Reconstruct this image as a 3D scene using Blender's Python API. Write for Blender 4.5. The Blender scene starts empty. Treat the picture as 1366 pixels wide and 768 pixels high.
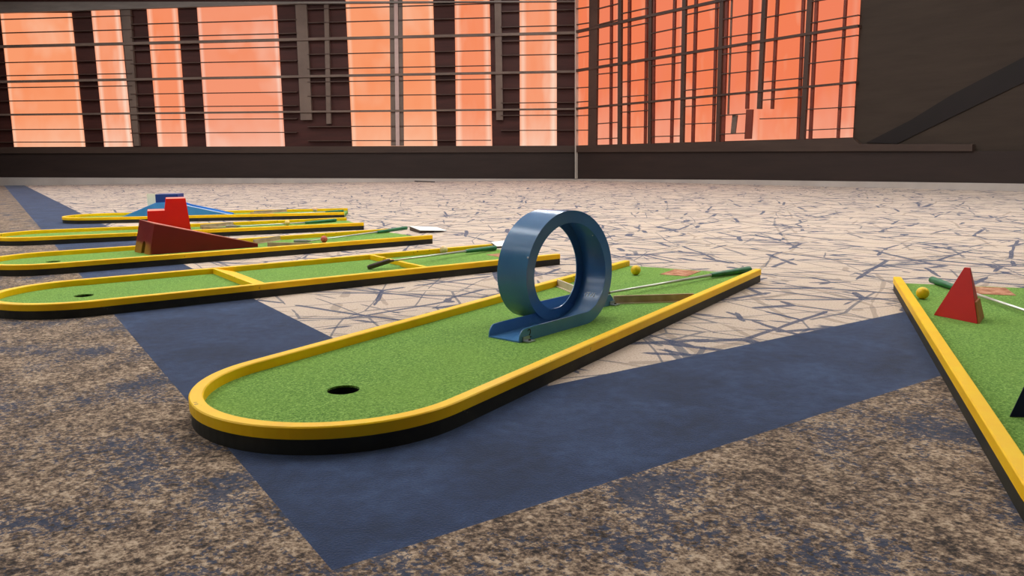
import bpy, bmesh, math, random
from mathutils import Vector, Matrix
random.seed(7)
col = bpy.context.scene.collection
sc = bpy.context.scene
PI = math.pi

# ------------------------------------------------------------------ camera
F, PITCH, ROLL, HC = 1060.0, math.radians(9.33), math.radians(-0.68), 0.535
FW = Vector((0, math.cos(PITCH), -math.sin(PITCH)))
R0 = Vector((1, 0, 0)); U0 = R0.cross(FW)
RT = R0 * math.cos(ROLL) + U0 * math.sin(ROLL)
UP = -R0 * math.sin(ROLL) + U0 * math.cos(ROLL)
EYE = Vector((0, 0, HC))
cam = bpy.data.cameras.new('camera')
cam.sensor_width = 36; cam.lens = F / 1366 * 36; cam.clip_start = .02; cam.clip_end = 200
co = bpy.data.objects.new('camera', cam); col.objects.link(co)
m = Matrix((RT, UP, -FW)).transposed().to_4x4(); m.translation = EYE
co.matrix_world = m
sc.camera = co

def ray(x, y):
    return FW + RT * ((x - 683) / F) - UP * ((y - 384) / F)
def ground(x, y, z=0.0):            # survey of the photograph: point of the floor seen at x, y
    d = ray(x, y); t = (z - HC) / d.z
    return EYE + d * t

# ------------------------------------------------------------------ colours / materials
def lin(c):
    return tuple(((v / 255) / 12.92 if v / 255 <= .04045 else ((v / 255 + .055) / 1.055) ** 2.4) for v in c) + (1.0,)

class NT:
    def __init__(s, name):
        s.m = bpy.data.materials.new(name); s.m.use_nodes = True
        s.t = s.m.node_tree; s.n = s.t.nodes; s.l = s.t.links
        s.bsdf = s.n['Principled BSDF']; s.out = s.n['Material Output']
    def add(s, typ, **kw):
        nd = s.n.new(typ)
        for k, v in kw.items():
            if k.startswith('i_'): nd.inputs[k[2:].replace('_', ' ')].default_value = v
            else: setattr(nd, k, v)
        return nd
    def link(s, a, b): s.l.new(a, b)
    def coord(s, kind='Object', scale=(1, 1, 1), rot=(0, 0, 0)):
        tc = s.add('ShaderNodeTexCoord'); mp = s.add('ShaderNodeMapping')
        mp.inputs['Scale'].default_value = scale; mp.inputs['Rotation'].default_value = rot
        s.link(tc.outputs[kind], mp.inputs['Vector']); return mp.outputs['Vector']
    def noise(s, vec, scale, detail=4, rough=.55, dist=0):
        nd = s.add('ShaderNodeTexNoise'); nd.inputs['Scale'].default_value = scale
        nd.inputs['Detail'].default_value = detail; nd.inputs['Roughness'].default_value = rough
        nd.inputs['Distortion'].default_value = dist
        s.link(vec, nd.inputs['Vector']); return nd.outputs['Fac']
    def ramp(s, fac, stops, interp='LINEAR'):
        nd = s.add('ShaderNodeValToRGB'); cr = nd.color_ramp; cr.interpolation = interp
        while len(cr.elements) < len(stops): cr.elements.new(.5)
        for e, (p, c) in zip(cr.elements, stops):
            e.position = p; e.color = c if len(c) == 4 else lin(c)
        s.link(fac, nd.inputs['Fac']); return nd.outputs['Color']
    def mix(s, fac, a, b, mode='MIX'):
        nd = s.add('ShaderNodeMix', data_type='RGBA', blend_type=mode)
        if isinstance(fac, (int, float)): nd.inputs[0].default_value = fac
        else: s.link(fac, nd.inputs[0])
        for v, i in ((a, 6), (b, 7)):
            if isinstance(v, tuple): nd.inputs[i].default_value = v if len(v) == 4 else lin(v)
            else: s.link(v, nd.inputs[i])
        return nd.outputs[2]
    def math(s, op, a, b=None, c=None):
        nd = s.add('ShaderNodeMath', operation=op)
        for i, v in enumerate((a, b, c)):
            if v is None: continue
            if isinstance(v, (int, float)): nd.inputs[i].default_value = v
            else: s.link(v, nd.inputs[i])
        return nd.outputs[0]
    def bump(s, h, strength=.3, dist=.002):
        nd = s.add('ShaderNodeBump'); nd.inputs['Strength'].default_value = strength
        nd.inputs['Distance'].default_value = dist
        s.link(h, nd.inputs['Height']); s.link(nd.outputs['Normal'], s.bsdf.inputs['Normal'])
    def done(s, color=None, rough=.5, spec=.5, metal=0):
        if color is not None:
            if isinstance(color, tuple): s.bsdf.inputs['Base Color'].default_value = color if len(color) == 4 else lin(color)
            else: s.link(color, s.bsdf.inputs['Base Color'])
        if isinstance(rough, (int, float)): s.bsdf.inputs['Roughness'].default_value = rough
        else: s.link(rough, s.bsdf.inputs['Roughness'])
        s.bsdf.inputs['Specular IOR Level'].default_value = spec
        s.bsdf.inputs['Metallic'].default_value = metal
        return s.m
BW = lambda v: (v, v, v, 1)

def paint(name, c, c2=None, rough=.4, spec=.5, sc_=9, chips=None):
    k = NT(name); v = k.coord()
    n = k.noise(v, sc_, 5)
    colr = k.ramp(n, [(.35, c), (.7, c2 or c)])
    if chips:
        f = k.noise(v, 55, 4, .7); f2 = k.noise(v, 6, 2)
        msk = k.ramp(k.math('MULTIPLY', f, f2), [(chips[1], BW(0)), (chips[1] + .03, BW(1))])
        colr = k.mix(msk, colr, chips[0])
    k.bump(k.noise(v, 120, 3), .15, .0008)
    return k.done(colr, rough, spec)

M = {}
M['yellow'] = paint('yellow_paint', (250, 192, 2), (252, 204, 6), .45, .25, 12, ((150, 98, 30), .40))
M['black_base'] = paint('black_paint', (38, 37, 32), (52, 50, 42), .6, .3, 14, ((95, 92, 80), .42))
M['blue'] = paint('blue_metal_paint', (68, 114, 164), (76, 124, 174), .24, .5, 7)
M['bridge_blue'] = paint('bridge_blue_paint', (62, 134, 210), (72, 146, 222), .4, .4)
M['tower_blue'] = paint('tower_blue_paint', (26, 52, 118), (34, 62, 130), .5, .3)
M['navy'] = paint('navy_paint', (16, 26, 58), (20, 32, 66), .5, .3)
M['red'] = paint('bright_red_paint', (210, 14, 0), (218, 18, 2), .45, .4)
M['pyr_red'] = paint('red_paint', (190, 22, 10), (200, 26, 12), .45, .4, 9)
M['cream'] = paint('cream_paint', (246, 232, 190), (250, 238, 200), .6)
M['stripe_white'] = paint('pale_edge_paint', (205, 222, 240), (215, 230, 245), .4)
M['wood'] = paint('raw_wood', (150, 118, 84), (176, 142, 104), .7, .2, 25)
M['worn_wood'] = paint('worn_wood', (150, 96, 40), (178, 124, 58), .6, .3, 18)
M['board'] = paint('guide_board_wood', (170, 142, 116), (196, 168, 140), .7, .2, 22)
M['board_pale'] = paint('pale_guide_board', (196, 180, 150), (214, 200, 172), .6, .3, 22)
M['zinc'] = NT('zinc_bracket').done((165, 172, 180), .35, .5, .8)
M['screw'] = NT('screw_head').done((215, 218, 222), .3, .5, .6)
M['shaft'] = NT('steel_shaft').done((205, 205, 198), .38, .5, .75)
M['putter_dark'] = paint('dark_bronze', (58, 44, 36), (78, 60, 48), .35, .5, 30)
M['putter_grey'] = paint('grey_metal', (120, 118, 108), (150, 148, 138), .4, .5, 30)
M['ink'] = NT('dark_ink').done((14, 22, 30), .6, .2)
M['white_mark'] = NT('white_scuff').done((225, 232, 238), .6, .3)
M['paper'] = paint('white_board', (238, 240, 236), (246, 248, 244), .55, .3)
M['board_dark'] = paint('dark_underside', (74, 62, 54), (88, 74, 64), .7, .2)
M['hole'] = NT('cup_interior').done((14, 16, 10), .8, .1)
M['strip_dark'] = NT('dark_rod').done((40, 38, 40), .5, .3)

def grip_mat():
    k = NT('green_rubber_grip'); v = k.coord(scale=(1, 1, 1))
    k.bump(k.noise(v, 300, 2), .3, .0006)
    return k.done(k.ramp(k.noise(v, 30, 3), [(.3, (14, 92, 52)), (.7, (24, 116, 70))]), .42, .5)
M['grip'] = grip_mat()

def ball_mat(name, c, c2, sc_=20):
    k = NT(name); v = k.coord()
    vo = k.add('ShaderNodeTexVoronoi'); vo.inputs['Scale'].default_value = 190
    k.link(v, vo.inputs['Vector'])
    k.bump(vo.outputs['Distance'], .35, .0012)
    return k.done(k.ramp(k.noise(v, sc_, 3), [(.4, c), (.62, c2)]), .42, .4)

def turf_mat():
    k = NT('artificial_turf'); v = k.coord()
    st = k.coord(scale=(1, .45, 1), rot=(0, 0, .5))
    fine = k.noise(v, 260, 3, .7); mid = k.noise(v, 140, 3, .7); big = k.noise(v, 4, 3)
    fib = k.noise(st, 420, 2, .7)
    f = k.math('ADD', k.math('MULTIPLY', fine, .35), k.math('ADD', k.math('MULTIPLY', mid, .40), k.math('MULTIPLY', fib, .25)))
    c = k.ramp(f, [(.38, (40, 82, 16)), (.5, (102, 148, 52)), (.62, (170, 204, 112))])
    c = k.mix(k.ramp(big, [(.35, BW(0)), (.65, BW(.35))]), c, (124, 162, 60))
    k.bump(f, .9, .006)
    k.bsdf.inputs['Sheen Weight'].default_value = .12
    return k.done(c, .9, .1)
M['turf'] = turf_mat()

def tee_mat():
    k = NT('tee_mat_fibre'); v = k.coord(scale=(1, 1, 1))
    c = k.ramp(k.noise(v, 26, 5, .7), [(.35, (140, 92, 70)), (.5, (180, 124, 98)), (.68, (206, 160, 132))])
    k.bump(k.noise(v, 200, 2), .5, .002)
    return k.done(c, .9, .1)
M['tee'] = tee_mat()

ANG = math.atan2(.837, -.547)       # direction of the carpet's seams

def brown_mat():
    k = NT('carpet_brown_mottled'); v = k.coord(rot=(0, 0, -ANG)); vs = k.coord(rot=(0, 0, -ANG), scale=(1, 1.15, 1))
    g1 = k.noise(vs, 120, 3, .7, 0); g2 = k.noise(vs, 46, 4, .7, 0); g3 = k.noise(v, 9, 5, .65)
    f = k.math('ADD', k.math('MULTIPLY', g1, .5), k.math('MULTIPLY', g2, .5))
    f = k.math('ADD', f, k.math('MULTIPLY', k.math('SUBTRACT', g3, .5), .28))
    c = k.ramp(f, [(.375, (42, 38, 38)), (.44, (76, 63, 55)), (.49, (114, 95, 81)), (.54, (152, 130, 110)), (.61, (190, 168, 146))])
    nav = k.noise(vs, 75, 3, .75, 0); navp = k.noise(v, 4.2, 5, .65)
    nm = k.math('ADD', nav, k.math('MULTIPLY', k.math('SUBTRACT', navp, .5), 1.0))
    c = k.mix(k.ramp(nm, [(.555, BW(0)), (.60, BW(.85))]), c, (50, 62, 86))
    k.bump(g1, .6, .004)
    k.bsdf.inputs['Sheen Weight'].default_value = .1
    return k.done(c, .95, .05)

def blue_mat():
    k = NT('carpet_blue_band'); v = k.coord()
    cl = k.noise(v, 4.2, 5, .62, .6); fine = k.noise(v, 230, 3, .7); mid = k.noise(v, 32, 3, .6)
    c = k.ramp(k.math('ADD', k.math('MULTIPLY', cl, .6), k.math('MULTIPLY', mid, .4)),
               [(.36, (28, 42, 72)), (.5, (41, 59, 95)), (.64, (58, 79, 118))])
    c = k.mix(k.ramp(fine, [(.42, BW(.35)), (.6, BW(0))]), c, (28, 36, 58))
    k.bump(fine, .6, .004)
    k.bsdf.inputs['Sheen Weight'].default_value = .2
    return k.done(c, .95, .05)

def cream_mat():
    k = NT('carpet_cream_crackle'); base = k.coord()
    warp = k.add('ShaderNodeTexNoise'); warp.inputs['Scale'].default_value = 1.1; warp.inputs['Detail'].default_value = 2
    k.link(base, warp.inputs['Vector'])
    wv = k.add('ShaderNodeVectorMath', operation='MULTIPLY_ADD')
    wv.inputs[1].default_value = (.10, .10, 0); k.link(warp.outputs['Color'], wv.inputs[0]); k.link(base, wv.inputs[2])
    p = wv.outputs[0]
    grain = k.ramp(k.noise(base, 300, 2, .8), [(.34, BW(.35)), (.5, BW(1))])
    def lines(deg, space, length, width, seed, thr, vary=1.0):
        mp = k.add('ShaderNodeMapping', vector_type='TEXTURE'); mp.inputs['Rotation'].default_value = (0, 0, math.radians(deg))
        mp.inputs['Location'].default_value = (seed, seed * 1.7, 0)
        mp.inputs['Scale'].default_value = (length, space, 1)
        k.link(p, mp.inputs['Vector'])
        vo = k.add('ShaderNodeTexVoronoi', feature='DISTANCE_TO_EDGE', voronoi_dimensions='2D')
        vo.inputs['Scale'].default_value = 1.0; k.link(mp.outputs[0], vo.inputs['Vector'])
        wn = k.noise(mp.outputs[0], 2.2, 2, .5)
        half = width / 2 / space
        th = k.math('MULTIPLY', half, k.math('MAXIMUM', 0, k.math('MULTIPLY_ADD', k.math('SUBTRACT', wn, thr), 22 * vary, .1)))
        th = k.math('MINIMUM', th, half * 1.1)
        d = k.math('SUBTRACT', th, vo.outputs['Distance'])
        e = k.math('MINIMUM', 1, k.math('MAXIMUM', 0, k.math('DIVIDE', d, half * .25)))
        return k.math('MULTIPLY', e, grain)
    def mx(l):
        r = l[0]
        for q in l[1:]: r = k.math('MAXIMUM', r, q)
        return r
    speck = k.noise(base, 170, 3, .8)
    c = k.ramp(speck, [(.34, (158, 138, 122)), (.46, (196, 176, 160)), (.7, (216, 200, 188))])
    c = k.mix(k.ramp(k.noise(base, 1.3, 3), [(.4, BW(0)), (.7, BW(.3))]), c, (206, 186, 174))
    taupe = mx([lines(70, .42, 1.2, .018, 3.1, .47), lines(-28, .42, 1.1, .017, 9.4, .47), lines(118, .45, 1.0, .017, 4.4, .47)])
    c = k.mix(k.math('MULTIPLY', taupe, .55), c, (136, 120, 110))
    thin = mx([lines(12, .30, 1.0, .008, 7.7, .40), lines(152, .34, 1.1, .008, 2.7, .42), lines(88, .32, .9, .007, 12.2, .38), lines(-60, .38, 1.0, .008, 21.2, .42)])
    c = k.mix(k.math('MULTIPLY', thin, .8), c, (86, 92, 108))
    navy = mx([lines(-8, .44, 1.1, .021, 1.0, .47), lines(48, .48, 1.0, .021, 5.7, .475), lines(130, .52, 1.0, .020, 8.8, .47), lines(-42, .50, 1.0, .019, 15.1, .47), lines(98, .6, .9, .020, 18.1, .48)])
    c = k.mix(k.math('MULTIPLY', navy, .92), c, (56, 70, 100))
    k.bump(speck, .4, .003)
    return k.done(c, .95, .05)

def wall_mat(name, c, c2, rough=.6, streak=True):
    k = NT(name); v = k.coord(scale=(1, 1, 7) if streak else (1, 1, 1))
    col_ = k.ramp(k.noise(v, 1.2, 5, .65), [(.35, c), (.68, c2)])
    return k.done(col_, rough, .3)
M['wall_dark'] = wall_mat('dark_panelling', (56, 26, 22), (70, 34, 29))
M['wall_brown'] = wall_mat('brown_wall_covering', (50, 40, 33), (58, 47, 39), .8)
M['wainscot'] = wall_mat('dark_brown_wainscot', (40, 29, 26), (48, 35, 31), .6)
M['ledge'] = wall_mat('ledge_brown', (60, 46, 40), (68, 53, 46), .5)
M['frame_brown'] = wall_mat('bronze_frame', (66, 48, 42), (80, 58, 50), .5, False)
M['column'] = wall_mat('taupe_column', (98, 82, 74), (116, 98, 88), .5, False)
M['mullion_red'] = wall_mat('red_brown_mullion', (104, 46, 34), (120, 56, 42), .5, False)
M['header'] = wall_mat('grey_header', (118, 112, 108), (134, 128, 124), .6)
M['ceiling'] = wall_mat('white_ceiling', (224, 220, 210), (236, 232, 224), .9, False)
M['skirting'] = wall_mat('grey_skirting', (166, 156, 150), (184, 174, 168), .7, False)
M['diag'] = wall_mat('black_diagonal', (18, 11, 11), (24, 14, 14), .6, False)
M['bead'] = wall_mat('pale_bead', (190, 180, 170), (205, 195, 186), .6, False)
M['floor_brown'] = brown_mat(); M['floor_blue'] = blue_mat(); M['floor_cream'] = cream_mat()

def glow_mat(name, base, hot, strength, edge=.5, seed=0.0, lo=.45, e0=.36):
    k = NT(name)
    tc = k.add('ShaderNodeTexCoord'); sp = k.add('ShaderNodeSeparateXYZ'); k.link(tc.outputs['UV'], sp.inputs[0])
    mp = k.add('ShaderNodeMapping'); mp.inputs['Location'].default_value = (seed, seed * 2.3, seed)
    mp.inputs['Scale'].default_value = (.9, 1.3, 1)
    k.link(tc.outputs['UV'], mp.inputs['Vector'])
    n = k.noise(mp.outputs[0], 1.7, 3, .5)
    x = k.math('ABSOLUTE', k.math('SUBTRACT', sp.outputs[0], .5))
    e = k.ramp(x, [(e0, BW(0)), (e0 + (.5 - e0) * .55, BW(edge)), (.5, BW(edge * .15))])
    low = k.ramp(k.math('ADD', sp.outputs[1], k.math('MULTIPLY', n, .5)), [(.24, BW(lo)), (.5, BW(0))])
    f = k.math('ADD', k.ramp(n, [(.56, BW(0)), (.78, BW(.5))]), k.math('ADD', e, low))
    c = k.mix(k.math('MINIMUM', f, 1), base, hot)
    c = k.mix(k.ramp(k.noise(mp.outputs[0], 2.3, 2), [(.5, BW(0)), (.72, BW(.35))]), c, (244, 128, 72))
    em = k.add('ShaderNodeEmission'); em.inputs['Strength'].default_value = strength
    k.link(c, em.inputs['Color']); k.link(em.outputs[0], k.out.inputs['Surface'])
    return k.m
GLOW = [glow_mat('backlit_orange_film_%s' % w, b, h, 1.0, e, s, .45, e0) for w, b, h, e, s, e0 in (
    ('amber', (250, 156, 110), (255, 214, 184), .5, 0.3, .44), ('coral', (247, 144, 102), (255, 202, 174), .75, 4.1, .30),
    ('peach', (248, 156, 116), (255, 220, 196), .65, 8.6, .30), ('salmon', (245, 150, 114), (255, 216, 196), .5, 13.2, .44))]
GLOWR = [glow_mat('backlit_red_film_%s' % w, b, h, 1.0, .12, s, .25) for w, b, h, s in (
    ('coral', (244, 128, 88), (255, 206, 176), 2.2), ('rose', (242, 130, 94), (255, 220, 196), 6.9))]

# ------------------------------------------------------------------ object helpers
def link(name, me, mat=None, parent=None, mats=None, **props):
    o = bpy.data.objects.new(name, me); col.objects.link(o)
    for mm in (mats or ([mat] if mat else [])): me.materials.append(mm)
    if parent is not None: o.parent = parent
    for k_, v_ in props.items(): o[k_] = v_
    return o
def mesh(name, verts, faces, smooth=False):
    me = bpy.data.meshes.new(name); me.from_pydata([tuple(v) for v in verts], [], faces); me.update()
    bm = bmesh.new(); bm.from_mesh(me); bmesh.ops.recalc_face_normals(bm, faces=bm.faces); bm.to_mesh(me); bm.free()
    if smooth:
        for p in me.polygons: p.use_smooth = True
    return me
def bevel(o, w=.002, seg=2, smooth=True):
    b = o.modifiers.new('bevel', 'BEVEL'); b.width = w; b.segments = seg; b.limit_method = 'ANGLE'; b.angle_limit = math.radians(35)
    if smooth:
        for p in o.data.polygons: p.use_smooth = True
        w_ = o.modifiers.new('wn', 'WEIGHTED_NORMAL'); w_.keep_sharp = True
    return o
def thing(name, label, cat, loc=(0, 0, 0), rz=0, group=None):
    e = bpy.data.objects.new(name, None); col.objects.link(e); e.empty_display_size = .1
    e.location = loc; e.rotation_euler = (0, 0, rz)
    e['label'] = label; e['category'] = cat
    if group: e['group'] = group
    return e
def prism(poly, y0, y1, axis='y'):
    """polygon in (a, z) pushed along b, or in (a, b) pushed along z"""
    n = len(poly)
    if axis == 'y': V = [(p[0], y0, p[1]) for p in poly] + [(p[0], y1, p[1]) for p in poly]
    else: V = [(p[0], p[1], y0) for p in poly] + [(p[0], p[1], y1) for p in poly]
    Fc = [tuple(range(n)), tuple(range(2 * n - 1, n - 1, -1))] + [(i, (i + 1) % n, n + (i + 1) % n, n + i) for i in range(n)]
    return V, Fc
def box(x0, x1, y0, y1, z0, z1):
    return prism([(x0, y0), (x1, y0), (x1, y1), (x0, y1)], z0, z1, 'z')
def tube(p0, p1, r0, r1=None, n=20, caps=True, rings=None):
    p0 = Vector(p0); p1 = Vector(p1); d = (p1 - p0).normalized()
    a = d.cross(Vector((0, 0, 1)))
    if a.length < 1e-4: a = Vector((1, 0, 0))
    a.normalize(); b = d.cross(a)
    prof = rings or [(0, r0), (1, r1 if r1 is not None else r0)]
    V = []; Fc = []
    for t, r in prof:
        c = p0.lerp(p1, t)
        for i in range(n):
            th = 2 * PI * i / n; V.append(c + a * (r * math.cos(th)) + b * (r * math.sin(th)))
    for j in range(len(prof) - 1):
        for i in range(n):
            Fc.append((j * n + i, j * n + (i + 1) % n, (j + 1) * n + (i + 1) % n, (j + 1) * n + i))
    if caps: Fc.append(tuple(range(n - 1, -1, -1))); Fc.append(tuple(range(len(V) - n, len(V))))
    return V, Fc

# ------------------------------------------------------------------ room
seam_l = [ground(440, 757), ground(5, 247)]
def lineX(p, d, q, e):
    det = d.x * -e.y + e.x * d.y; r = q - p
    t = (r.x * -e.y + e.x * r.y) / det
    return p + d * t
dl = (Vector((-12.594, 19.916, 0)) - Vector((-.2465, .9822, 0))).normalized()
dr = (Vector((1.0376, 1.8670, 0)) - Vector((-.2184, .9914, 0))).normalized()
dri = (Vector((1.3224, 2.6489, 0)) - Vector((.0624, 1.8056, 0))).normalized()
dli = (ground(109, 284.9) - Vector((-.5711, 2.3986, 0))).normalized()
O = lineX(Vector((-.2465, .9822, 0)), dl, Vector((-.2184, .9914, 0)), dr)
I = lineX(Vector((-.5711, 2.3986, 0)), dli, Vector((.0624, 1.8056, 0)), dri)
OL, OR, IL, IR = O + dl * 34, O + dr * 24, I + dli * 32, I + dri * 24
zv = [O, OL, OR, I, IL, IR, Vector((18, 40, 0)), Vector((-40, 40, 0)), Vector((-40, -7, 0)), Vector((24, -7, 0)), Vector((-10, 44, 0))]
fm = bpy.data.meshes.new('floor')
fm.from_pydata([(v.x, v.y, 0) for v in zv], [], [(3, 5, 6, 10, 4), (0, 3, 4, 1), (0, 2, 5, 3), (0, 1, 7, 8), (0, 8, 9, 2)])
for mm in ('floor_cream', 'floor_blue', 'floor_brown'): fm.materials.append(M[mm])
for i, k_ in enumerate((0, 1, 1, 2, 2)): fm.polygons[i].material_index = k_
fm.update()
for p in fm.polygons:
    if p.normal.z < 0: p.flip()
link('floor', fm, kind='structure')

class Plane:
    def __init__(s, p, q):
        s.p = p; s.u = (q - p).normalized(); s.n = Vector((s.u.y, -s.u.x, 0))
        if s.n.dot(EYE - p) < 0: s.n = -s.n
    def at(s, x, y, off=0.0):
        d = ray(x, y); t = ((s.p + s.n * off) - EYE).dot(s.n) / d.dot(s.n)
        return EYE + d * t
    def slab(s, pts, near, far=0.0):
        """a board on the wall: corners as surveyed on the face, given thickness towards the wall"""
        Fv = [s.at(x, y, near) for x, y in pts]
        Bv = [v - s.n * (near - far) for v in Fv]
        n = len(pts)
        return Fv + Bv, [tuple(range(n)), tuple(range(2 * n - 1, n - 1, -1))] + [(i, (i + 1) % n, n + (i + 1) % n, n + i) for i in range(n)]
cornerp = ground(767, 240)
WL = Plane(cornerp, ground(0, 247.32))
vr = (219 - 240) / (-63 - 767)
WR = Plane(cornerp, ground(1366, 240 + vr * 599))
def multi(name, lst, mat, parent=None, **props):
    V = []; Fc = []
    for v, f in lst:
        b = len(V); V += v; Fc += [tuple(i + b for i in ff) for ff in f]
    return link(name, mesh(name, V, Fc), mat, parent, **props)
CEIL = 4.78
def wallbox(pl, l, name, mat):
    a = pl.p; b = pl.p + pl.u * l; n = -pl.n * .25
    V = [a, b, b + n, a + n]; V = [Vector((v.x, v.y, 0)) for v in V] + [Vector((v.x, v.y, CEIL + .6)) for v in V]
    Fc = [(0, 1, 5, 4), (1, 2, 6, 5), (2, 3, 7, 6), (3, 0, 4, 7), (0, 1, 2, 3), (4, 5, 6, 7)]
    return link(name, mesh(name, V, Fc), mat, kind='structure')
wallbox(WL, 34, 'wall_left', M['wall_dark'])
wallbox(WR, 24, 'wall_right', M['wall_brown'])
link('ceiling', mesh('ceiling', *box(-40, 26, -7, 44, CEIL, CEIL + .2)), M['ceiling'], kind='structure')

# wainscot, ledge, skirting: left wall then right wall
def xs(pl, pts, near, far=0.0): return pl.slab(pts, near, far)
trim_i = [0]
def trim(lst, mat):
    trim_i[0] += 1
    return multi('trim_%d' % trim_i[0], lst, mat, kind='structure')
BASEL = [(-300, 240), (0, 237), (767, 238.3)]
trim([xs(WL, [(-300, 206), (0, 204.5), (767, 203), (767, 240), (-300, 246)], .05)], M['wainscot'])
trim([xs(WL, [(-300, 197.5), (0, 196.2), (767, 194.2), (767, 203), (0, 204.5), (-300, 206)], .09)], M['ledge'])
trim([xs(WR, [(767, 203), (1146, 201.5), (1500, 201.5), (1500, 262), (767, 240)], .05)], M['wainscot'])
trim([xs(WR, [(767, 194.2), (1137, 184), (1146, 192), (1297, 192.5), (1297, 201.5), (1146, 201.5), (767, 203)], .09)], M['ledge'])
multi('baseboard_left', [xs(WL, [(-300, 240), (0, 236.6), (767, 238.6), (767, 241), (-300, 250.8)], .075)], M['skirting'], kind='structure')
multi('baseboard_right', [xs(WR, [(767, 238.6), (1000, 240), (1300, 244), (1500, 247), (1500, 259.6), (767, 240.8)], .075)], M['skirting'], kind='structure')
# grey header above the left windows
trim([xs(WL, [(-300, 2), (0, 2.4), (400, 2.0), (800, 1), (800, 1.8), (400, 4.8), (0, 17), (-300, 27)], .14)], M['header'])
# corner bead
trim([xs(WR, [(766.8, -60), (767.5, -60), (767.5, 238), (766.9, 238)], .12)], M['bead'])

win = [0]
def window(pl, q, mat, off=.012):
    win[0] += 1
    V, Fc = pl.slab(q, off + .02)
    me = mesh('window', V, Fc); uv = me.uv_layers.new(name='UVMap')
    P = [pl.at(x, y, off + .02) for x, y in q]
    bl, br, tr, tl = P
    for lp in me.loops:
        v = me.vertices[lp.vertex_index].co
        best = min(range(4), key=lambda i: min((v - P[i]).length, (v - (P[i] - pl.n * .03)).length))
        uv.data[lp.index].uv = ((0, 0), (1, 0), (1, 1), (0, 1))[best]
    return link('window_%d' % win[0], me, mat, kind='structure')
def wq(tl, tr, ty, bl, br, by=195.6):
    # extend the top past the frame edge along the same side lines
    return [(bl, by), (br, by - .3), (tr, ty - .5), (tl, ty)]
for i, a in enumerate((((0.2), 94.5, 17.6, 18.8, 113), (121.5, 158.5, 14, 139, 176.5), (195.5, 236, 11.2, 211, 249.5),
          (262.5, 368.5, 7.5, 275.5, 379.5), (461, 577.5, 1.5, 470, 583), (606.5, 653, 1.0, 608.5, 656.5), (693, 742.5, 1.0, 693.5, 742.8))):
    tl, tr, ty, bl, br = a
    q = wq(tl, tr, ty, bl, br, 195.9 - i * .18)
    if i >= 4:   # these run up out of the picture
        (x0, y0), (x1, y1), (x2, y2), (x3, y3) = q
        sL = (x3 - x0) / (y3 - y0); sR = (x2 - x1) / (y2 - y1)
        q = [q[0], q[1], (x2 + sR * (-16 - y2), -16), (x3 + sL * (-16 - y3), -16)]
    window(WL, q, GLOW[(0, 2, 1, 3, 0, 1, 2)[i]])
def VB(pl, xt, xb, w, mat, yt=-16, yb=194.5, near=.08, wb=None, y0=0):
    """upright: x at picture top and at the sill"""
    s = (xb - xt) / (194.0 - 0)
    f = lambda y: xt + s * y
    wb = wb or w
    return pl.slab([(f(yt) - w / 2, yt), (f(yt) + w / 2, yt), (f(yb) + wb / 2, yb), (f(yb) - wb / 2, yb)], near)
# columns and uprights of the left wall
trim([VB(WL, 166, 182, 13, None, 12, wb=7)], M['column'])
trim([VB(WL, 401, 410, 15, None, 3, 160)], M['column'])
trim([VB(WL, 435, 439, 6, None, 2, 165)], M['column'])
trim([VB(WL, 528, 530, 17, None, -14, near=.07)], M['column'])
M['strip'] = wall_mat('mauve_strip', (176, 150, 146), (190, 164, 158), .6, False)
trim([VB(WL, 528, 530.5, 5, None, -14, near=.10)], M['strip'])
trim([VB(WL, 664, 667, 9, None, -14, 160)], M['column'])
def hb(pl, x0, y0, x1, y1, w, near=.1):
    return pl.slab([(x0, y0 - w / 2), (x1, y1 - w / 2), (x1, y1 + w / 2), (x0, y0 + w / 2)], near)
# the three heavy cross rails of the left wall
for y0, y1, w in ((62, 43.5, 3.6), (109, 95.2, 3.1), (153, 145.2, 2.4)):
    xl = -300; yl = y0 + (y0 - y1) / 767 * 300
    trim([hb(WL, xl, yl, 767, y1, w, .11)], M['column'] if w > 2.2 else M['frame_brown'])
def fan(y, at, x): 
    s = -.0241 + (y + .012 * at - 62) * 1.657e-4
    return y + s * (x - at)
for xa, xb_, at, ys in ((-160, 176, 0, (25.8, 44, 83.5, 101, 117, 134.8, 172.9, 189.6)),
                        (174, 396, 400, (25.8, 44, 62, 80.6, 122.5, 140.6, 158.2, 176.4)),
                        (410, 655, 468, (10.3, 28.7, 71.2, 90.8, 108.4, 127.5, 168.5, 187.5)),
                        (668, 767, 700, (14.6, 35.2, 54.2, 73.2, 117.8, 137, 153.8, 173.8))):
    trim([hb(WL, xa, fan(y, at, xa), xb_, fan(y, at, xb_), 1.15, .09) for y in ys], M['frame_brown'])

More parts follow.
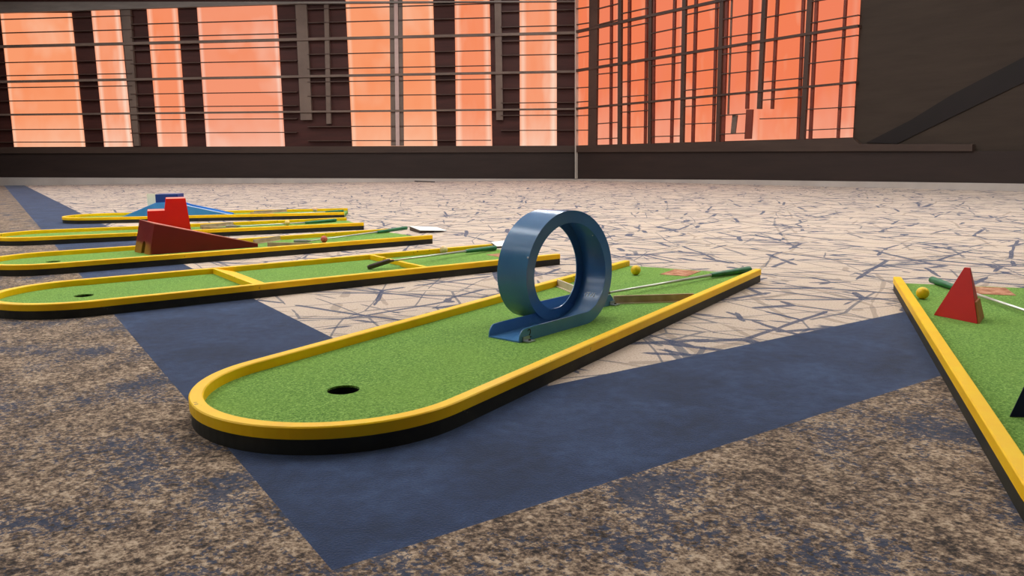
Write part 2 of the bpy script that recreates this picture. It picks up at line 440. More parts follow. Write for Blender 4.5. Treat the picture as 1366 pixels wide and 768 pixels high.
# right wall: one tall backlit screen split into bays by mullions
c3 = lambda cx, cy: (760 + cx / 3.413, cy / 3.413)
bays = [(24, 24, 100, 98), (100, 98, 228, 224), (228, 224, 365, 361), (365, 361, 520, 506), (520, 506, 686, 670),
        (686, 670, 884, 855), (884, 855, 1090, 1054), (1090, 1054, 1320, 1284)]
SILL = lambda cx: 662 - (cx - 24) * (37.0 / 1260)
for i, (a, b, c_, d) in enumerate(bays):
    f = lambda top, bot, y: top + (bot - top) * y / 640.
    q = [c3(b, SILL(b)), c3(d, SILL(d)), c3(f(c_, d, -260), -260), c3(f(a, b, -260), -260)]
    window(WR, q, GLOWR[i % 2])
ups = [(108, 101, 40, 'frame_brown'), (188, 184, 10, 'mullion_red'), (227, 224, 16, 'frame_brown'), (270, 265, 12, 'mullion_red'),
       (349, 341, 10, 'mullion_red'), (366, 361, 15, 'frame_brown'), (383, 378, 9, 'mullion_red'), (476, 461, 12, 'mullion_red'),
       (520, 508, 17, 'frame_brown'), (573, 558, 13, 'mullion_red'), (668, 650, 11, 'mullion_red'), (690, 672, 19, 'frame_brown'),
       (714, 695, 13, 'mullion_red'), (1062, 1036, 13, 'mullion_red'), (1092, 1056, 23, 'frame_brown'), (1122, 1092, 14, 'mullion_red'),
       (1254, 1218, 12, 'mullion_red')]
short = [(822, 800, 15, 'mullion_red'), (884, 853, 19, 'frame_brown'), (944, 912, 13, 'mullion_red')]
for lst, yb in ((ups, None), (short, 496)):
    for xt, xb_, w, mt in lst:
        e = yb or SILL(xb_) + 2
        f = lambda y: xt + (xb_ - xt) * y / 640.
        pts = [c3(f(-260) - w / 2, -260), c3(f(-260) + w / 2, -260), c3(f(e) + w * .45, e), c3(f(e) - w * .45, e)]
        trim([WR.slab(pts, .085 if mt == 'frame_brown' else .07)], M[mt])
trim([WR.slab([c3(742, -260), c3(748, -260), c3(722, 520), c3(717, 520)], .06)], M['column'])
trim([WR.slab([c3(803, 498), c3(832, 498), c3(824, 632), c3(795, 633)], .07)], M['mullion_red'])
trim([WR.slab([c3(740, 524), c3(762, 524), c3(752, 610), c3(732, 610)], .06)], M['column'])
for (x0, y0, x1, y1, w) in ((24, 145, 1318, -136.5, 13), (24, 322, 1312, 117, 12), (24, 495, 1300, 374, 9.5)):
    xe = x1
    trim([WR.slab([c3(x0, y0 - w / 2), c3(xe, y1 - w / 2), c3(xe, y1 + w / 2), c3(x0, y0 + w / 2)], .1)], M['frame_brown'])
thinr = {0: [(40, 30), (112, 102), (172, 160), (242, 232), (400, 396), (465, 460), (527, 524), (593, 592)],
         1: [(45, 15), (118, 88), (208, 188), (276, 262), (340, 328), (406, 396), (565, 556), (633, 628)],
         2: [(62, 34), (128, 102), (207, 186), (374, 358), (441, 432), (511, 502), (581, 576)],
         3: [(-8, -40), (152, 122), (232, 208), (301, 284), (378, 362), (547, 540), (622, 618)],
         4: [(68, 34), (154, 124), (332, 312), (412, 396), (486, 474), (565, 559)],
         5: [(90, 54), (172, 146), (248, 228), (338, 318), (526, 518), (611, 606)],
         6: [(80, 44), (-20, -50), (284, 260), (374, 354), (456, 440), (541, 534)],
         7: [(8, -30), (106, 68), (192, 160), (290, 264), (498, 486), (593, 583)]}
for i, (a, b, c_, d) in enumerate(bays):
    lst = []
    for y0, y1 in thinr[i]:
        f = lambda top, bot, y: top + (bot - top) * y / 640.
        x0, x1 = f(a, b, y0) + 4, f(c_, d, y1) - 4
        if i == 5 and y0 > 500: x1 = 795
        w = 4.2
        lst.append(WR.slab([c3(x0, y0 - w / 2), c3(x1, y1 - w / 2), c3(x1, y1 + w / 2), c3(x0, y0 + w / 2)], .09))
    trim(lst, M['frame_brown'])
# dark sloping strip on the plain brown wall
trim([WR.slab([(1156, 190), (1196, 192), (1290, 146), (1420, 84), (1420, 56), (1366, 76), (1270, 126), (1215, 160)], .015)], M['diag'])

# ------------------------------------------------------------------ mini golf courses
RO, TH, ZB, ZT, ZR = .318, .029, .031, .0305, .055
def course_path(L, n=40):
    P = [(L, -RO)] + [(L * t, -RO) for t in (.75, .5, .25)]
    P += [(RO * math.cos(a), RO * math.sin(a)) for a in [-PI / 2 - PI * i / n for i in range(n + 1)]]
    P += [(L * t, RO) for t in (.25, .5, .75)] + [(L, RO)]
    return [Vector((x, y, 0)) for x, y in P]
def sweep_course(L, sec):
    """sec: closed section of (inset, z)"""
    P = course_path(L); n = len(P); k = len(sec); V = []; Fc = []
    for i, p in enumerate(P):
        a = P[max(i - 1, 0)]; b = P[min(i + 1, n - 1)]
        if p.x > 1e-6: nrm = Vector((0, -1 if p.y > 0 else 1, 0))
        else: nrm = -Vector((p.x, p.y, 0)).normalized()
        for ins, z in sec: V.append(p + nrm * ins + Vector((0, 0, z)))
    for i in range(n - 1):
        for j in range(k):
            Fc.append((i * k + j, i * k + (j + 1) % k, (i + 1) * k + (j + 1) % k, (i + 1) * k + j))
    Fc.append(tuple(range(k))); Fc.append(tuple(range((n - 1) * k, n * k))[::-1])
    return V, Fc
def turf_mesh(L, hr=.036):
    bm = bmesh.new()
    out = [(p.x, p.y) for p in course_path(L)]
    ro = (RO - TH + .001) / RO
    out = [(x * (ro if x < 0 else 1), y * ro) for x, y in out]
    vo = [bm.verts.new((x, y, ZT)) for x, y in out]
    vi = [bm.verts.new((hr * math.cos(2 * PI * i / 32), hr * math.sin(2 * PI * i / 32), ZT)) for i in range(32)]
    E_ = [bm.edges.new((vo[i], vo[(i + 1) % len(vo)])) for i in range(len(vo))] + [bm.edges.new((vi[i], vi[(i + 1) % 32])) for i in range(32)]
    bmesh.ops.triangle_fill(bm, use_beauty=True, use_dissolve=False, edges=E_)
    r = bmesh.ops.extrude_face_region(bm, geom=list(bm.faces))
    for v in [g for g in r['geom'] if isinstance(g, bmesh.types.BMVert)]: v.co.z = .006
    bmesh.ops.recalc_face_normals(bm, faces=bm.faces)
    me = bpy.data.meshes.new('turf'); bm.to_mesh(me); bm.free()
    return me
def make_course(key, label):
    cx, cy, yaw, L = C[key]
    t = thing('mini_golf_course', label, 'mini golf course', (cx, cy, 0), yaw, 'portable mini golf courses')
    ch = .0025
    sec = [(0, ZB), (0, ZR - ch), (ch, ZR), (TH - ch, ZR), (TH, ZR - ch), (TH, ZB - .006), (.004, ZB - .006), (.004, ZB)]
    V, Fc = sweep_course(L, sec); link('rail', mesh('rail', V, Fc), M['yellow'], t)
    V, Fc = sweep_course(L, [(.0025, .0), (.0025, ZB - .0002), (TH - .001, ZB - .0065), (TH - .001, 0)])
    link('base', mesh('base', V, Fc), M['black_base'], t)
    link('turf', turf_mesh(L), M['turf'], t)
    V, Fc = tube((0, 0, .001), (0, 0, .026), .0355, n=32, caps=False); Fc.append(tuple(range(32)))
    link('cup', mesh('cup', V, Fc), M['hole'], t)
    if key in ('M', 'C2', 'C6'):
        V, Fc = box(L - .195, L - .022, -.062, .06, ZT, ZT + .0016)
        link('tee_mat', mesh('tee_mat', V, Fc), M['tee'], t)
    return t
C = {'M': (-.3772, 1.7049, .9966, 2.1534), 'C2': (-1.6462, 3.0121, .6146, 2.0887), 'C3': (-2.3766, 4.0893, .6155, 2.0741),
     'C4': (-3.2469, 5.5162, .4151, 2.1719), 'C5': (-3.7711, 7.331, .1463, 2.2095)}
a6 = math.radians(69.2); u6 = Vector((math.cos(a6), math.sin(a6), 0))
e6 = Vector((1.5002, 3.088, 0)) - u6 * 2.12 + Vector((u6.y, -u6.x, 0)) * .318
PYH = .158
C['C6'] = (e6.x, e6.y, a6, 2.12)
def W(key, a, b, z):
    cx, cy, yaw, L = C[key]; c_, s_ = math.cos(yaw), math.sin(yaw)
    return Vector((cx + a * c_ - b * s_, cy + a * s_ + b * c_, z))
K = {}
K['M'] = make_course('M', 'large green turf course in the middle, the one with the blue loop on it')
K['C2'] = make_course('C2', 'green turf course crossed by yellow barriers, next one behind the course with the loop')
K['C3'] = make_course('C3', 'green turf course carrying the dark red wedge ramp')
K['C4'] = make_course('C4', 'green turf course carrying the stepped bright red block, behind the wedge ramp')
K['C5'] = make_course('C5', 'farthest green turf course, with the blue hump bridge')
K['C6'] = make_course('C6', 'green turf course at the right edge, with the red pyramid on it')

def guide(parent, p, q, mat, h=.028):
    p = Vector((p[0], p[1], ZT)); q = Vector((q[0], q[1], ZT)); d = (q - p).normalized(); n = Vector((-d.y, d.x, 0)) * .004
    V = [p - n, q - n, q + n, p + n]; V = V + [v + Vector((0, 0, h)) for v in V]
    Fc = [(0, 1, 2, 3), (4, 5, 6, 7), (0, 1, 5, 4), (1, 2, 6, 5), (2, 3, 7, 6), (3, 0, 4, 7)]
    o = link('guide_board', mesh('guide_board', V, Fc), mat, parent); bevel(o, .001, 1)
    n2 = n * 3.2
    V = [p - n2, q - n2, q + n2, p + n2]; V = V + [v + Vector((0, 0, .003)) for v in V]
    link('foot_strip', mesh('foot_strip', V, Fc), M['board_pale'], o)
INB = RO - TH
guide(K['M'], (1.238, -.066), (1.418, -INB), M['board'])
guide(K['M'], (1.285, .056), (1.475, INB), M['board_pale'])
guide(K['C3'], (1.10, -.07), (1.29, -INB), M['board'])
guide(K['C3'], (1.085, .14), (1.30, INB), M['board'])
guide(K['C4'], (1.02, .10), (1.27, INB), M['board'])
guide(K['C4'], (1.02, -.10), (1.24, -INB), M['board'])
guide(K['C5'], (1.34, .10), (1.62, INB), M['board'])
guide(K['C5'], (1.34, -.10), (1.58, -INB), M['board'])
# barriers of the second course: a wedge and a broken cross board
o = link('barrier_wedge', mesh('w', *prism([(.560, ZT), (.560, ZR - .001), (.566, ZR), (.652, ZT + .002), (.652, ZT)], -INB, INB)), M['yellow'], K['C2'])
for b0, b1, a0, zt in ((.135, INB, 1.334, ZR), (-.06, .131, 1.343, ZR - .004), (-INB, -.063, 1.326, ZR)):
    o = link('cross_board', mesh('cb', *box(a0, a0 + .018, b0, b1, ZT, zt)), M['yellow'], K['C2']); bevel(o, .0015, 1)

# ------------------------------------------------------------------ the loop
LY = C['M'][2] - math.radians(8)
lp = thing('loop_obstacle', 'blue painted metal loop-the-loop standing on the middle course', 'obstacle', W('M', .905, -.028, ZT), LY)
def channel():
    w, th, e, H = .0575, .0032, .004, .037
    r = .172; zc = r + .004; sh = .058
    pts = []      # (x, y, z, tangent angle, wall height factor)
    x0 = -.316; x1 = .334
    def hf(d): 
        if d > .028: return 1
        q = 1 - d / .028; return max(.12, math.sqrt(max(0, 1 - q * q)) * .9 + .1)
    for i in range(14):
        t = i / 14; s = 1 - (1 - t) ** 1.0
        x = x0 + (0 - x0) * t; pts.append((x, -sh, .004, 0, hf(x - x0)))
    # extra stations at the mouth for the rounded corner
    ex = [(x0 + d, -sh, .004, 0, hf(d)) for d in (.002, .005, .009, .014, .019)]
    pts = [pts[0]] + ex + pts[2:]
    n = 72
    for i in range(n + 1):
        a = 2 * PI * i / n
        k_ = a / (2 * PI); k_ = k_ - math.sin(2 * PI * k_) / (2 * PI) * .25
        pts.append((r * math.sin(a), -sh + 2 * sh * k_, zc - r * math.cos(a), a, 1))
    for i in range(1, 13):
        x = x1 * i / 12; pts.append((x, sh, .004, 0, hf(x1 - x)))
    sec0 = lambda f: [(-w, 0), (-w, H * f), (-w + th, H * f), (-w + th, e), (w - th, e), (w - th, H * f), (w, H * f), (w, 0)]
    V = []; Fc = []
    for (x, y, z, a, f) in pts:
        N = Vector((-math.sin(a), 0, math.cos(a)))
        for yy, hh in sec0(f): V.append(Vector((x, y + yy, z - .004)) + N * hh)
    k = 8; n_ = len(pts)
    for i in range(n_ - 1):
        for j in range(k): Fc.append((i * k + j, i * k + (j + 1) % k, (i + 1) * k + (j + 1) % k, (i + 1) * k + j))
    Fc.append((0, 1, 2, 3)); Fc.append((0, 3, 4, 7)); Fc.append((4, 5, 6, 7))
    b = (n_ - 1) * k
    Fc.append((b, b + 1, b + 2, b + 3)); Fc.append((b, b + 3, b + 4, b + 7)); Fc.append((b + 4, b + 5, b + 6, b + 7))
    return V, Fc
ch_o = link('channel', mesh('channel', *channel()), M['blue'], lp)
for p in ch_o.data.polygons: p.use_smooth = True
ch_o.data.set_sharp_from_angle(angle=math.radians(30))
def bracket(x, y, s):
    V, Fc = box(x - .014, x + .014, min(y, y + s * .024), max(y, y + s * .024), .001, .004)
    V2, F2 = box(x - .014, x + .014, min(y, y + s * .003), max(y, y + s * .003), .004, .014)
    o = link('bracket', mesh('bracket', V + V2, Fc + [tuple(i + 8 for i in f) for f in F2]), M['zinc'], lp)
    V, Fc = tube((x, y + s * .014, .004), (x, y + s * .014, .008), .005, .003, 12)
    link('screw', mesh('screw', V, Fc), M['putter_dark'], o)
bracket(-.288, -.1155, -1); bracket(.314, .0005, -1)
def rimscrew(x, y, z, n):
    V, Fc = tube((x, y, z), (x + n[0] * .002, y + n[1] * .002, z + n[2] * .002), .0035, .0022, 10)
    link('screw', mesh('screw', V, Fc), M['screw'], lp)
ang = math.radians(257)
rimscrew(.1725 * math.sin(ang), -.026, .176 - .1725 * math.cos(ang), (math.sin(ang), 0, -math.cos(ang)))
ang = math.radians(118)
rimscrew(.168 * math.sin(ang), -.035, .176 - .168 * math.cos(ang), (-math.sin(ang), 0, math.cos(ang)))
def text_mesh(body, size, depth):
    cu = bpy.data.curves.new('txt', 'FONT'); cu.body = body; cu.size = size; cu.extrude = depth; cu.align_x = 'CENTER'
    to = bpy.data.objects.new('txt', cu); col.objects.link(to)
    dg = bpy.context.evaluated_depsgraph_get(); me = bpy.data.meshes.new_from_object(to.evaluated_get(dg))
    bpy.data.objects.remove(to); return me
tm = text_mesh('2', .036, .0003)
to = link('number_two', tm, M['ink'], lp); to.location = (-.272, -.1159, .0075); to.rotation_euler = (PI / 2, 0, 0)
# small scuffed white mark inside the ring
V = []; Fc = []
aa = math.radians(48); rr = .172
def inner(a, y, off=.0060):
    N = Vector((-math.sin(a), 0, math.cos(a)))
    return Vector((rr * math.sin(a), y, .176 - rr * math.cos(a))) + N * (off - .004)
strokes = [((47, -.078), (52, -.076)), ((47, -.066), (52, -.070)), ((49.5, -.070), (49.2, -.064)), ((47, -.056), (52, -.054)), ((52, -.060), (51.6, -.046)), ((46.8, -.046), (51, -.042))]
for (a0, y0), (a1, y1) in strokes:
    y0 += .024; y1 += .024
    p = inner(math.radians(a0), y0); q = inner(math.radians(a1), y1); d = (q - p).normalized()
    N = Vector((-math.sin(aa), 0, math.cos(aa))); s_ = d.cross(N).normalized() * .0018
    b = len(V); L4 = [p - s_, q - s_, q + s_, p + s_]
    V += [v + N * .0006 for v in L4] + [v - N * .0004 for v in L4]
    Fc += [tuple(b + i for i in f) for f in ((0, 1, 2, 3), (7, 6, 5, 4), (0, 1, 5, 4), (1, 2, 6, 5), (2, 3, 7, 6), (3, 0, 4, 7))]
link('scuff_mark', mesh('scuff', V, Fc), M['white_mark'], lp)

# ------------------------------------------------------------------ dark red wedge ramp
M['maroon'] = None
k = NT('dark_red_paint_worn'); v = k.coord()
sp = k.add('ShaderNodeSeparateXYZ'); tc = k.add('ShaderNodeTexCoord'); k.link(tc.outputs['Object'], sp.inputs[0])
wear = k.math('MULTIPLY', k.ramp(k.math('ADD', sp.outputs[2], k.math('MULTIPLY', k.noise(v, 14, 4), .05)), [(.075, BW(.8)), (.095, BW(0))]),
              k.ramp(sp.outputs[0], [(.035, BW(1)), (.05, BW(0))]))
M['maroon'] = k.done(k.mix(wear, k.ramp(k.noise(v, 8, 3), [(.3, (104, 10, 14)), (.7, (112, 14, 16))]), (168, 116, 36)), .42, .4)
def ramp_mesh():
    bm = bmesh.new()
    # corners local to ramp: a from 0
    A = dict(fl=(0, .19, 0), nl=(.038, -.025, 0), flt=(.035, .165, .181), nlt=(.075, -.018, .166), fr=(.63, .185, 0), nr=(.632, -.03, 0), frt=(.63, .18, .012), nrt=(.632, -.028, .018))
    A = {k_: Vector(v_) for k_, v_ in A.items()}
    def face(*ks): bm.faces.new([bm.verts.new(A[q]) for q in ks])
    face('nl', 'nr', 'nrt', 'nlt'); face('fl', 'flt', 'frt', 'fr'); face('nlt', 'nrt', 'frt', 'flt'); face('nr', 'fr', 'frt', 'nrt')
    # front face with arched tunnel
    fl, nl, nlt, flt = A['fl'], A['nl'], A['nlt'], A['flt']
    def S(u, v): return (fl.lerp(nl, u)).lerp(flt.lerp(nlt, u), v)
    arch = [(.43, 0)] + [(.53 - .10 * math.cos(t), .24 + .16 * math.sin(t)) for t in [PI * i / 10 for i in range(11)]] + [(.63, 0)]
    loop = [(0, 0)] + arch + [(1, 0), (1, 1), (0, 1)]
    vs = [bm.verts.new(S(*p)) for p in loop]
    es = [bm.edges.new((vs[i], vs[(i + 1) % len(vs)])) for i in range(len(vs))]
    bmesh.ops.triangle_fill(bm, use_beauty=True, edges=es)
    # tunnel lining
    inn = [(v_.co + Vector((.14, 0, 0))) for v_ in vs[1:1 + len(arch)]]
    vi = [bm.verts.new(p) for p in inn]
    for i in range(len(arch) - 1): bm.faces.new((vs[1 + i], vs[2 + i], vi[i + 1], vi[i]))
    bmesh.ops.remove_doubles(bm, verts=bm.verts, dist=.0004)
    bmesh.ops.recalc_face_normals(bm, faces=bm.faces)
    me = bpy.data.meshes.new('ramp'); bm.to_mesh(me); bm.free(); return me
rp = thing('wedge_ramp', 'dark red wooden wedge ramp with a small tunnel opening in its tall end', 'obstacle', W('C3', .424, 0, ZT), C['C3'][2])
body = link('ramp_body', ramp_mesh(), M['maroon'], rp)
top = [Vector((.035, .165, .181)), Vector((.075, -.018, .166)), Vector((.632, -.028, .018)), Vector((.63, .18, .012))]
V = [v for v in top] + [v + Vector((0, 0, .004)) for v in top]
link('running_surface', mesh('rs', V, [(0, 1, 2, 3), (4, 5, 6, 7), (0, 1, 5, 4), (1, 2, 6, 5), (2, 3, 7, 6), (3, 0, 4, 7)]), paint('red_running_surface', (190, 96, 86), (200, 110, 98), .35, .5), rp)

# ------------------------------------------------------------------ stepped red block
cs = thing('stepped_block', 'bright red stepped block obstacle rising behind the dark red wedge ramp', 'obstacle', W('C4', .8, 0, ZT), C['C4'][2])
P = [(-.141, 0), (-.135, .158), (-.020, .158), (-.006, .241), (.124, .241), (.146, 0)]
for i, (y0, y1) in enumerate(((-.125, -.107), (.107, .125))):
    bevel(link('side_panel', mesh('sp', *prism(P, y0, y1)), M['red'], cs), .0015, 1)
bevel(link('core', mesh('core', *prism([(-.133, 0), (-.130, .152), (-.014, .152), (.000, .236), (.119, .236), (.138, 0)], -.1065, .1065)), M['red'], cs), .0015, 1)
bevel(link('step_top', mesh('st', *box(-.134, -.021, -.1068, .1068, .1525, .1575)), paint('step_top_window_sheen', (226, 120, 96), (232, 136, 110), .4), cs), .001, 1)  # red tops coloured pinkish to stand in for the windows' reflection
bevel(link('upper_top', mesh('st', *box(-.005, .122, -.1068, .1068, .2365, .2405)), bpy.data.materials['step_top_window_sheen'], cs), .001, 1)

# ------------------------------------------------------------------ blue hump bridge
br = thing('hump_bridge', 'blue hump bridge with a square dark blue tower on the farthest course', 'obstacle', W('C5', .68, 0, ZT), C['C5'][2])
P = [(-.48, 0), (-.48, .006), (-.165, .134), (.0, .140), (.09, .104), (.47, .012), (.47, 0)]
for y0, y1 in ((-.125, -.110), (.110, .125)):
    bevel(link('side_wall', mesh('sw', *prism(P, y0, y1)), M['bridge_blue'], br), .0015, 1)
P2 = [(-.475, 0), (-.475, .002), (-.165, .118), (.0, .122), (.09, .088), (.465, .002), (.465, 0)]
link('deck', mesh('deck', *prism(P2, -.1095, .1095)), M['bridge_blue'], br)
V, Fc = prism([(.09, .1045), (.462, .0145), (.462, .018), (.09, .109)], -.1255, -.1095)
link('edge_strip', mesh('es', V, Fc), M['stripe_white'], br)
V, Fc = box(-.166, .03, -.108, .108, .118, .209)
bevel(link('tower', mesh('tower', V, Fc), M['tower_blue'], br), .002, 1)
V, Fc = box(-.300, -.225, .108, .124, .06, .207)
link('end_panel', mesh('ep', V, Fc), M['cream'], br)

# ------------------------------------------------------------------ pyramids on the right course
def pyramid(base, h, mat, label):
    """three-cornered truncated pyramid; base corners in plan: left, near right, back"""
    A_, B_, C_ = [Vector((p.x, p.y, 0)) for p in base]
    t = thing('pyramid_block', label, 'obstacle', (A_.x, A_.y, ZT), 0, 'pyramid blocks on the right course')
    cen = (A_ + B_ + C_) / 3; top = [cen + (p - cen) * .13 + Vector((0, 0, h)) for p in (A_, B_, C_)]
    o0 = Vector((A_.x, A_.y, 0)); V = [p - o0 for p in (A_, B_, C_)] + [p - o0 for p in top]
    Fc = [(0, 2, 1), (3, 4, 5), (0, 1, 4, 3), (1, 2, 5, 4), (2, 0, 3, 5)]
    bevel(link('body', mesh('body', V, Fc), mat, t), .0012, 1)
    f = .38; A, B, C2, D = V[1], V[2], V[5], V[4]
    n = (B - A).cross(D - A).normalized()
    if n.dot(A - (cen - o0)) < 0: n = -n
    p = [A.lerp(B, .03), A.lerp(B, .97), B.lerp(C2, f).lerp(A.lerp(D, f), .03), A.lerp(D, f).lerp(B.lerp(C2, f), .03)]
    VV = [q + n * .006 for q in p] + [q - n * .002 for q in p]
    for q in VV: q.z = max(q.z, .0005)
    link('wooden_foot', mesh('wf', VV, [(0, 1, 2, 3), (7, 6, 5, 4), (0, 1, 5, 4), (1, 2, 6, 5), (2, 3, 7, 6), (3, 0, 4, 7)]), M['worn_wood'], t)
    return t
pyramid([W('C6', 1.461, .256, 0), W('C6', 1.351, .152, 0), W('C6', 1.475, .119, 0)], PYH, M['pyr_red'], 'red pyramid block with a bare wooden foot on the right-hand course')
q0 = W('C6', .412, .253, 0)
pyramid([q0, q0 + Vector((.170, -.020, 0)), q0 + Vector((.120, .130, 0))], PYH, M['navy'], 'dark navy pyramid block cut off by the right picture edge')

# ------------------------------------------------------------------ balls
def ball(key, a, b, mat, label):
    bm = bmesh.new(); bmesh.ops.create_uvsphere(bm, u_segments=32, v_segments=20, radius=.0213)
    me = bpy.data.meshes.new('ball'); bm.to_mesh(me); bm.free()
    for p in me.polygons: p.use_smooth = True
    o = link('golf_ball', me, mat); o.location = W(key, a, b, ZT + .0209)
    o['label'] = label; o['category'] = 'golf ball'; o['group'] = 'golf balls on the courses'
    return o
yb_ = ball_mat('yellow_ball', (236, 190, 8), (246, 206, 20))
ball('M', 1.898, .145, yb_, 'yellow golf ball at the open end of the middle course, beside the far rail')
ball('C6', 1.762, .254, yb_, 'yellow golf ball on the right-hand course, between the rail and the red pyramid')
ball('C2', 1.755, .262, ball_mat('tan_ball', (222, 186, 132), (240, 214, 168), 40), 'pale tan golf ball against the far rail behind a putter shaft')
ball('C3', 1.455, -.06, ball_mat('red_ball', (176, 70, 50), (196, 92, 70)), 'rusty red golf ball in front of a putter shaft on the wedge ramp course')
ball('C4', 1.652, .037, ball_mat('amber_ball', (232, 186, 92), (244, 204, 122)), 'amber golf ball on the second farthest course')
ball('C5', 1.895, .255, ball_mat('peach_ball', (232, 176, 140), (240, 192, 160)), 'peach golf ball against the far rail of the farthest course')

# ------------------------------------------------------------------ putters
def putter(p0, p1, p2, hd, label, dark=True, hl=.10):
    """p0 hosel end, p1 where the grip starts, p2 grip end, hd head direction"""
    p0, p1, p2 = Vector(p0), Vector(p1), Vector(p2)
    t = thing('putter', label, 'putter', (p0.x, p0.y, ZT), 0, 'putters lying on the courses')
    B = Vector((p0.x, p0.y, ZT))
    V, Fc = tube(p0 - B, p1 + (p2 - p1).normalized() * .01 - B, .0042, .0062, 14)
    o = link('shaft', mesh('shaft', V, Fc, True), M['shaft'], t)
    V, Fc = tube(p1 - B, p2 - B, .0, n=20, rings=[(0, .0085), (.03, .0102), (.5, .0122), (.93, .0136), (.985, .0136), (1, .0120)])
    o = link('grip', mesh('grip', V, Fc, True), M['grip'], t); o.data.set_sharp_from_angle(angle=math.radians(40))
    d = Vector(hd); d = d.normalized(); s = d.cross(Vector((0, 0, 1))).normalized(); u = s.cross(d)
    c = p0 - B
    Pf = [(-.012, -.009), (.010, -.010), (.013, -.004), (.010, .010), (-.006, .013), (-.013, .006)]
    st = [(-.012, .8), (0, 1), (hl * .5, 1.02), (hl - .012, 1), (hl, .75)]
    V = []; Fc = []
    for l, k_ in st:
        for sx, ux in Pf: V.append(c + d * l + s * sx * k_ + u * ux * k_)
    n = len(Pf)
    for j in range(len(st) - 1):
        for i in range(n): Fc.append((j * n + i, j * n + (i + 1) % n, (j + 1) * n + (i + 1) % n, (j + 1) * n + i))
    Fc.append(tuple(range(n))); Fc.append(tuple(range(len(V) - n, len(V)))[::-1])
    bevel(link('head', mesh('head', V, Fc), M['putter_dark' if dark else 'putter_grey'], t), .002, 2)
    dd = (p1 - p0).normalized()
    V, Fc = tube(c - dd * .006, c + dd * .035, .0075, .0060, 14)
    link('hosel', mesh('hosel', V, Fc, True), M['putter_dark' if dark else 'putter_grey'], t)
    return t
wd = lambda key, a, b, z: W(key, a, b, z)
def pd(key, a0, b0, a1, b1, dz=0):
    v = W(key, a1, b1, 0) - W(key, a0, b0, 0); v.z = dz; return v
putter(wd('M', 1.300, .005, .050), wd('M', 1.952, -.167, .044), wd('M', 2.201, -.255, .044), pd('M', 0, 0, -.02, .1),
       'putter with green grip resting on the middle course behind the loop', hl=.07)
putter(wd('C2', 1.257, -.074, .064), wd('C2', 1.811, .132, .050), wd('C2', 2.049, .203, .0445), pd('C2', 1.257, -.074, 1.165, -.052, -.024),
       'putter lying across the yellow cross board, its bronze head on the near side', hl=.10)
putter(wd('C3', 1.352, -.024, .042), wd('C3', 1.951, .226, .044), wd('C3', 2.255, .377, .0445), pd('C3', 1.352, -.024, 1.301, .043),
       'putter with green grip on the wedge ramp course, behind the red ball', False, .08)
putter(wd('C4', 1.262, .0, .042), wd('C4', 1.791, .058, .044), wd('C4', 2.063, .198, .0445), pd('C4', 0, 0, -.05, .04),
       'putter with green grip on the second farthest course, beside the amber ball', False, .08)
putter(wd('C5', 1.55, -.215, .042), wd('C5', 2.02, -.07, .044), wd('C5', 2.183, .018, .0445), pd('C5', 0, 0, -.05, .06),
       'putter lying low behind the near rail of the farthest course', False, .08)
putter(wd('C6', 1.40, -.06, .042), wd('C6', 1.950, .118, .044), wd('C6', 2.151, .179, .0445), pd('C6', 0, 0, -.04, -.08),
       'putter on the right-hand course passing behind the red pyramid', hl=.09)

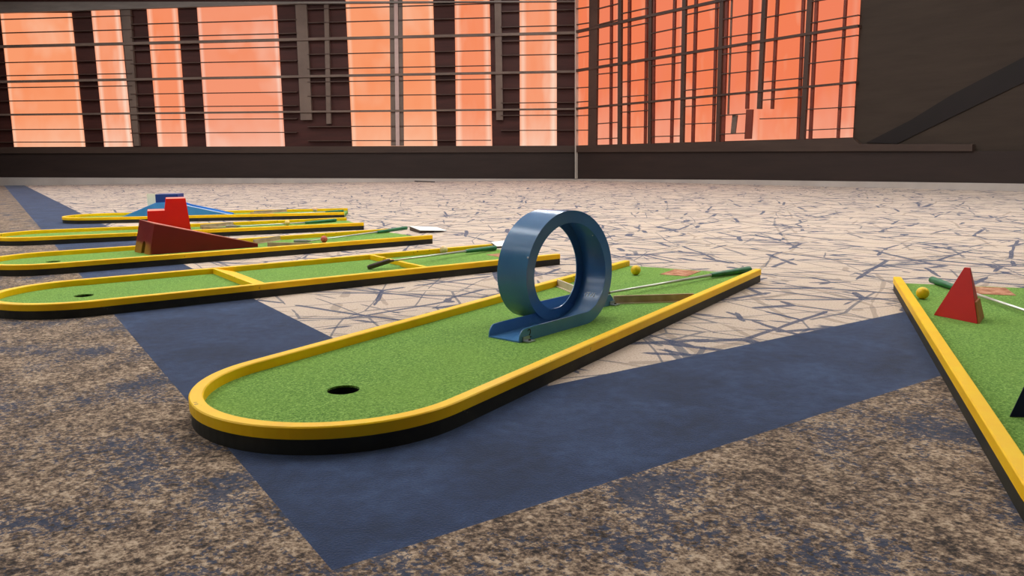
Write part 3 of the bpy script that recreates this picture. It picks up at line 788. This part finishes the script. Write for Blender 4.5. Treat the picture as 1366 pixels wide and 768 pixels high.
# ------------------------------------------------------------------ white boards on the carpet
def sheet(pts, zs, label):
    g = [ground(x, y, z) for (x, y), z in zip(pts, zs)]
    c = sum(g, Vector()) / 4; B = Vector((c.x, c.y, 0))
    t = thing('white_board', label, 'board', B, 0)
    n = 6; V = []
    def S(u, v):
        p = g[0].lerp(g[1], u); q = g[3].lerp(g[2], u); return p.lerp(q, v)
    for dz in (0, -.004):
        for i in range(n + 1):
            for j in range(n + 1): V.append(S(i / n, j / n) - B + Vector((0, 0, dz)))
    Fc = []; m_ = (n + 1) ** 2
    for i in range(n):
        for j in range(n):
            a = i * (n + 1) + j; Fc.append((a, a + 1, a + n + 2, a + n + 1)); Fc.append((m_ + a, m_ + a + n + 1, m_ + a + n + 2, m_ + a + 1))
    edge = [i * (n + 1) for i in range(n + 1)] + [n * (n + 1) + j for j in range(1, n + 1)] + [i * (n + 1) + n for i in range(n - 1, -1, -1)] + [j for j in range(n - 1, 0, -1)]
    for i in range(len(edge)):
        a, b = edge[i], edge[(i + 1) % len(edge)]; Fc.append((a, b, b + m_, a + m_))
    link('sheet', mesh('sheet', V, Fc), M['paper'], t)
    # dark wedge stand below the raised side
    p0, p3 = g[0], g[3]; inw = (g[1] - g[0]) * .5
    V = [p0 - B, p3 - B, p3 + inw - B, p0 + inw - B]
    V = [v + Vector((0, 0, -.0045)) for v in V]; V += [Vector((v.x, v.y, .001)) for v in V]
    V = [v * 1 for v in V]
    link('stand', mesh('stand', V, [(0, 1, 2, 3), (4, 5, 6, 7), (0, 1, 5, 4), (1, 2, 6, 5), (2, 3, 7, 6), (3, 0, 4, 7)]), M['board_dark'], t)
    return t
sheet([(546.5, 301.3), (582.4, 302.6), (596, 307.3), (560.5, 306.8)], (.035, .014, .012, .024), 'white board lying on the cream carpet beyond the end of the wedge ramp course')
sheet([(655.5, 322.6), (684, 319), (700, 326.5), (663, 328)], (.022, .02, .012, .014), 'white board lying at the end of the barrier course, half behind the loop')
a = ground(553.5, 242.3); b = ground(580, 243.2)
V, Fc = tube(a + Vector((0, 0, .012)), b + Vector((0, 0, .012)), .012, .010, 10)
V = [v - a for v in V]
ro = link('thin_rod', mesh('rod', V, Fc), M['strip_dark']); ro.location = a
ro['label'] = 'thin dark rod lying on the carpet close to the far wall'; ro['category'] = 'rod'

# ------------------------------------------------------------------ light
w = bpy.data.worlds.new('world'); sc.world = w; w.use_nodes = True
bg = w.node_tree.nodes['Background']; bg.inputs[0].default_value = (.75, .88, 1.0, 1); bg.inputs[1].default_value = .10
def area(x, y, z, sx, sy, p, c=(.97, 1, 1), rx=0):
    l = bpy.data.lights.new('ceiling_or_fill_lamp', 'AREA'); l.shape = 'RECTANGLE'; l.size = sx; l.size_y = sy; l.energy = p; l.color = c
    o = bpy.data.objects.new('ceiling_or_fill_lamp', l); col.objects.link(o); o.location = (x, y, z); o.rotation_euler = (rx, 0, 0)
    return o
for x in (-10.5, -7, -3.5, 0, 3.5, 7):
    for y, p in ((4.2, 46), (7.5, 57), (11.5, 70), (16, 78)):
        if x > 2 and y > 12: continue
        area(x, y, CEIL - .03, .5, 2.2, p)
for x in (-5.0, -8.5):  # fill lamps added at front left to brighten the loop's upper side
    area(x, .8, CEIL - .03, .6, 2.4, 72)
for x in (-6, 0, 5):                       # unseen fill lamps, added to brighten the ceiling and soften the top light
    area(x, 4.8, CEIL - 1.1, 2.0, .5, 120, rx=PI)
sc.view_settings.view_transform = 'Standard'; sc.view_settings.look = 'None'
sc.view_settings.exposure = 0.0; sc.view_settings.gamma = 1; sc.view_settings.use_curve_mapping = False
